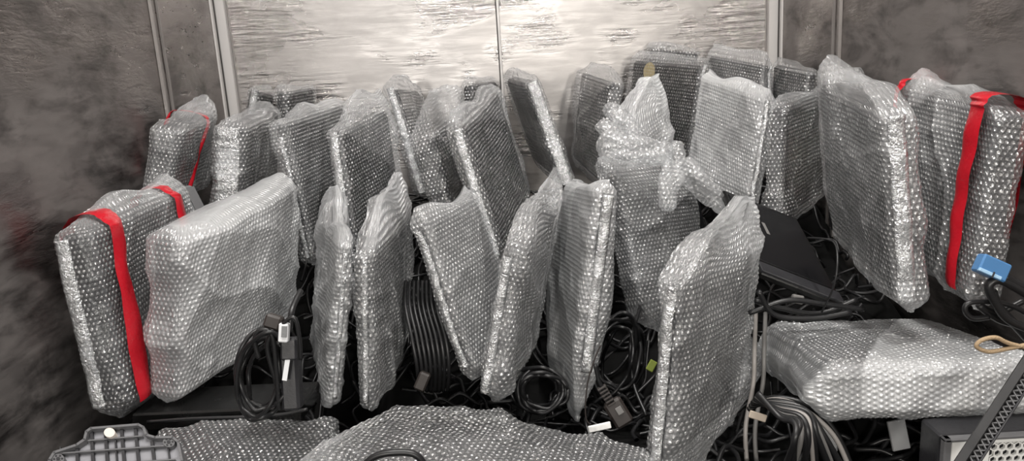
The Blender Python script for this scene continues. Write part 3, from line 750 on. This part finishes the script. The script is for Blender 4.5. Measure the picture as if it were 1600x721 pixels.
for nm, x, y in (('bracket', 1292, 686), ('bracket', 1404, 668)):
    b = pbox('metal_bracket', x, y + (0 if x < 1300 else 12), 1.07 if x < 1300 else 1.0, .013, .022, .002, M['silver'], None, .2, .001)
    tag(b, 'bright metal bracket piece ' + ('behind the curving cables' if x < 1300 else 'left of the computer case'), 'bracket')

e = thing('truss_rail', 'black plastic rail with crisscross lattice leaning at bottom right corner', 'rail')
p0, p1 = P(1500, 742, .80), P(1622, 555, .88); d = unit(p1 - p0); vw = unit(CAM - (p0 + p1)/2); sd = unit(np.cross(d, vw)); up = np.cross(sd, d)
L = np.linalg.norm(p1 - p0); mid = (p0 + p1)/2
box_obj('wide_flange', mid - sd*.007, d*L/2, sd*.0055, up*.005, .001, M['cable'], e)
box_obj('web', mid + sd*.003 - up*.004, d*L/2, sd*.007, up*.001, .0004, M['cable'], e)
box_obj('narrow_flange', mid + sd*.0095, d*L/2, sd*.0014, up*.004, .0008, M['dark'], e)
nb = 22
for i in range(nb):
    for s_ in (-1, 1):
        c = p0 + d*L*(i + .5)/nb + sd*.0035
        v = unit(d*L/nb*.9 + sd*.010*s_)
        box_obj('lattice_bar', c - up*(.001 if s_ > 0 else .0), v*.5*math.hypot(L/nb, .010), np.cross(v, up)*.0008, up*.002, .0004, M['gplast'], e)

# ------------------------------------------------------------------ grey ribbed monitor base, bottom left
e = thing('monitor_base', 'grey plastic monitor base seen from its ribbed underside, bottom left', 'monitor base')
o0 = P(180, 700, .98); ex = unit(P(280, 694, .98) - P(80, 706, .98)); ez_ = unit(P(178, 660, 1.02) - P(184, 740, .95)); ey = unit(np.cross(ex, ez_)); ey = ey if np.dot(ey, CAM - o0) > 0 else -ey
sc = .98/FPX
def bp(x, y, h=0.0):   # picture-like plate coordinates (pixels from the plate centre) to the plate plane
    return o0 + ex*(x*sc) + ez_*(-y*sc*1.05) + ey*h
out = [(-108, 22), (-100, 8), (-62, -4), (-48, -14), (-44, -30), (-36, -36), (46, -38), (54, -32), (58, -16), (72, -10), (102, -8), (110, 2), (112, 40), (112, 150), (-110, 150)]
def extr(poly, h0, h1):
    n = len(poly); V = [bp(x, y, h0) for x, y in poly] + [bp(x, y, h1) for x, y in poly]
    F = [tuple(range(n)), tuple(range(2*n - 1, n - 1, -1))] + [(i, (i+1) % n, n + (i+1) % n, n + i) for i in range(n)]
    return V, F
mesh_obj('plate', *extr(out, -.004, -.002), M['gplast2'], e)
for i in range(len(out)):      # raised rim
    a, b = np.array(out[i], float), np.array(out[(i + 1) % len(out)], float)
    dd = unit(b - a); nn = np.array([dd[1], -dd[0]])*2.2; a = a - dd*1.5; b = b + dd*1.5
    mesh_obj('rim', *extr([tuple(a + nn), tuple(b + nn), tuple(b - nn), tuple(a - nn)], -.004, .008), M['gplast'], e)
def rib(x0_, y0_, x1_, y1_, w=1.3, h=.004, mat='gplast'):
    a, b = np.array((x0_, y0_), float), np.array((x1_, y1_), float); dd = unit(b - a); nn = np.array([dd[1], -dd[0]])*w
    mesh_obj('rib', *extr([tuple(a + nn), tuple(b + nn), tuple(b - nn), tuple(a - nn)], -.003, h), M[mat], e)
for x in (-92, -64, -38, -14, 2, 14, 38, 64, 90): rib(x, -34 if abs(x) < 45 else -6, x, 148, 2.6 if x in (-64, -38, -14, 14, 38, 64) else 1.2, .003, 'dark')
for y in (-14, 8, 36, 64, 92): rib(-98 if y > 0 else -44, y, 100 if y > 0 else 50, y - 3, 1.2, .0045)
def disc(name, x, y, r, h0, h1, mat, par, n=20):
    return mesh_obj(name, *extr([(x + r*math.cos(a), y + r*math.sin(a)) for a in np.linspace(0, 6.283, n, endpoint=False)], h0, h1), M[mat], par)
disc('foot_pad', -4, -24, 9.5, -.002, .009, 'cream', e)
for x, y in ((-94, 20), (94, 0)):
    b = disc('screw_boss', x, y, 10, -.003, .006, 'gplast', e)
    disc('screw_hole', x, y, 3.2, .0055, .0068, 'dark', b)
    for q in range(6):
        a = q*math.pi/3; disc('hole', x + 6.6*math.cos(a), y + 6.6*math.sin(a), 1.9, .0055, .0066, 'dark', b, 8)

e = thing('black_bar', 'black flat plastic panel lying below the milky wrapped monitor', 'panel')
k = frame_of((205, 652), (205, 672), (470, 640), (1.14, 1.14, 1.12))
box_obj('panel_body', k.B + k.up*.5 + k.side/2 + k.n*.05, k.side/2, k.up*.7, k.n*.05, .003, M['gloss'], e)
cable('front_cord', pix([(230, 660), (300, 655), (380, 652), (440, 648), (480, 640)], 1.11), .0028, M['cable'], e)
e = thing('grey_monitor', 'bare grey monitor corner poking up behind the leftmost red-taped monitor', 'monitor')
k = frame_of((284, 290), (312, 345), (302, 287), (1.47, 1.45, 1.50))
box_obj('monitor_body', k.B + k.up/2 + k.side/2 + k.n*.03, k.side/2, k.up/2, k.n*.03, .006, M['grey'], e)
box_obj('screen', k.B + k.up*.5 + k.side*.5 - k.n*.0005, k.side*.4, k.up*.42, k.n*.001, .0003, M['gplast'], e)

# ceiling lamps of the cabin
for x, wd in ((-.35, 'left'), (.42, 'right')):
    e = thing('ceiling_lamp_fitting', 'long shallow ceiling light fitting, ' + wd + ' side of the cabin', 'lamp')
    for sx in (-1, 1):
        box_obj('side_rail', (x + sx*.135, .75, 2.215), (.006, 0, 0), (0, .46, 0), (0, 0, .035), .002, M['lamp'], e)
    box_obj('back_plate', (x, .75, 2.24), (.13, 0, 0), (0, .46, 0), (0, 0, .008), .002, M['lamp'], e)

def film_roll(pts, r, parent, seed, film='film2', amp=.004, lay=.08):
    path = catmull(pix(pts, 1.5), 14); L = np.linalg.norm(np.diff(path, axis=0), axis=1).sum()
    tt = np.linspace(0, 1, len(path)); nr = max(20, int(L/(BP*.433)))
    path = np.stack([np.interp(np.linspace(0, 1, nr), tt, path[:, q]) for q in range(3)], 1); v = np.linspace(0, 1, nr)
    rad = r*np.interp(v, [0, .06, .2, .8, .94, 1], [.25, .75, 1, 1, .8, .3])
    nc = max(6, int(2*math.pi*r/BP))*4; base_ = tube_pts(path, 1.0, nc); nd = base_ - path[:, None]
    nz = Noise(seed); s_ = np.arange(nc)/nc*2*math.pi
    S, VV = np.meshgrid(s_, v*L)
    rr = rad[:, None]*(1 + .30*nz(np.cos(S)*1.6 + VV*18, np.sin(S)*1.6 + VV*30)) + amp*np.abs(nz(np.cos(S)*4 + VV*70, np.sin(S)*4))
    U = np.broadcast_to(np.arange(nc)/4., S.shape); R = np.broadcast_to(np.arange(nr)[:, None]*.433, S.shape)
    d = np.minimum(np.hypot(U % 1 - .5, ((R/1.732) % 1 - .5)*1.732), np.hypot((U + .5) % 1 - .5, ((R/1.732 + .5) % 1 - .5)*1.732))
    rr = rr + .0003*np.sqrt(np.maximum(0, 1 - (np.minimum(d, .42)/.42)**2))
    return grid_obj('film_roll', path[:, None] + nd*rr[..., None], M[film], parent, uv=np.stack([U, R], -1), close_u=float(nc/4), cap=True, layers=np.full(S.shape, lay))
by = {o.get('label'): o for o in bpy.data.objects if o.get('label')}
m1, m2, f6, f8 = (by[PK[q]['l']] for q in ('M1', 'M2', 'F6', 'F8'))
film_roll([(938, 238, 1.46), (965, 232, 1.44), (1010, 236, 1.44), (1050, 236, 1.46)], .021, m1, 3)
film_roll([(1056, 222, 1.45), (1052, 255, 1.43), (1046, 290, 1.42), (1044, 330, 1.42)], .017, m1, 4, lay=.12)
film_roll([(1062, 252, 1.46), (1090, 280, 1.45), (1118, 312, 1.45), (1130, 322, 1.46)], .018, m1, 5, lay=.12)
film_roll([(945, 168, 1.60), (965, 180, 1.58), (985, 200, 1.58), (1005, 222, 1.58)], .016, m2, 6)
film_roll([(938, 195, 1.57), (952, 200, 1.55), (975, 218, 1.55)], .014, m2, 7)
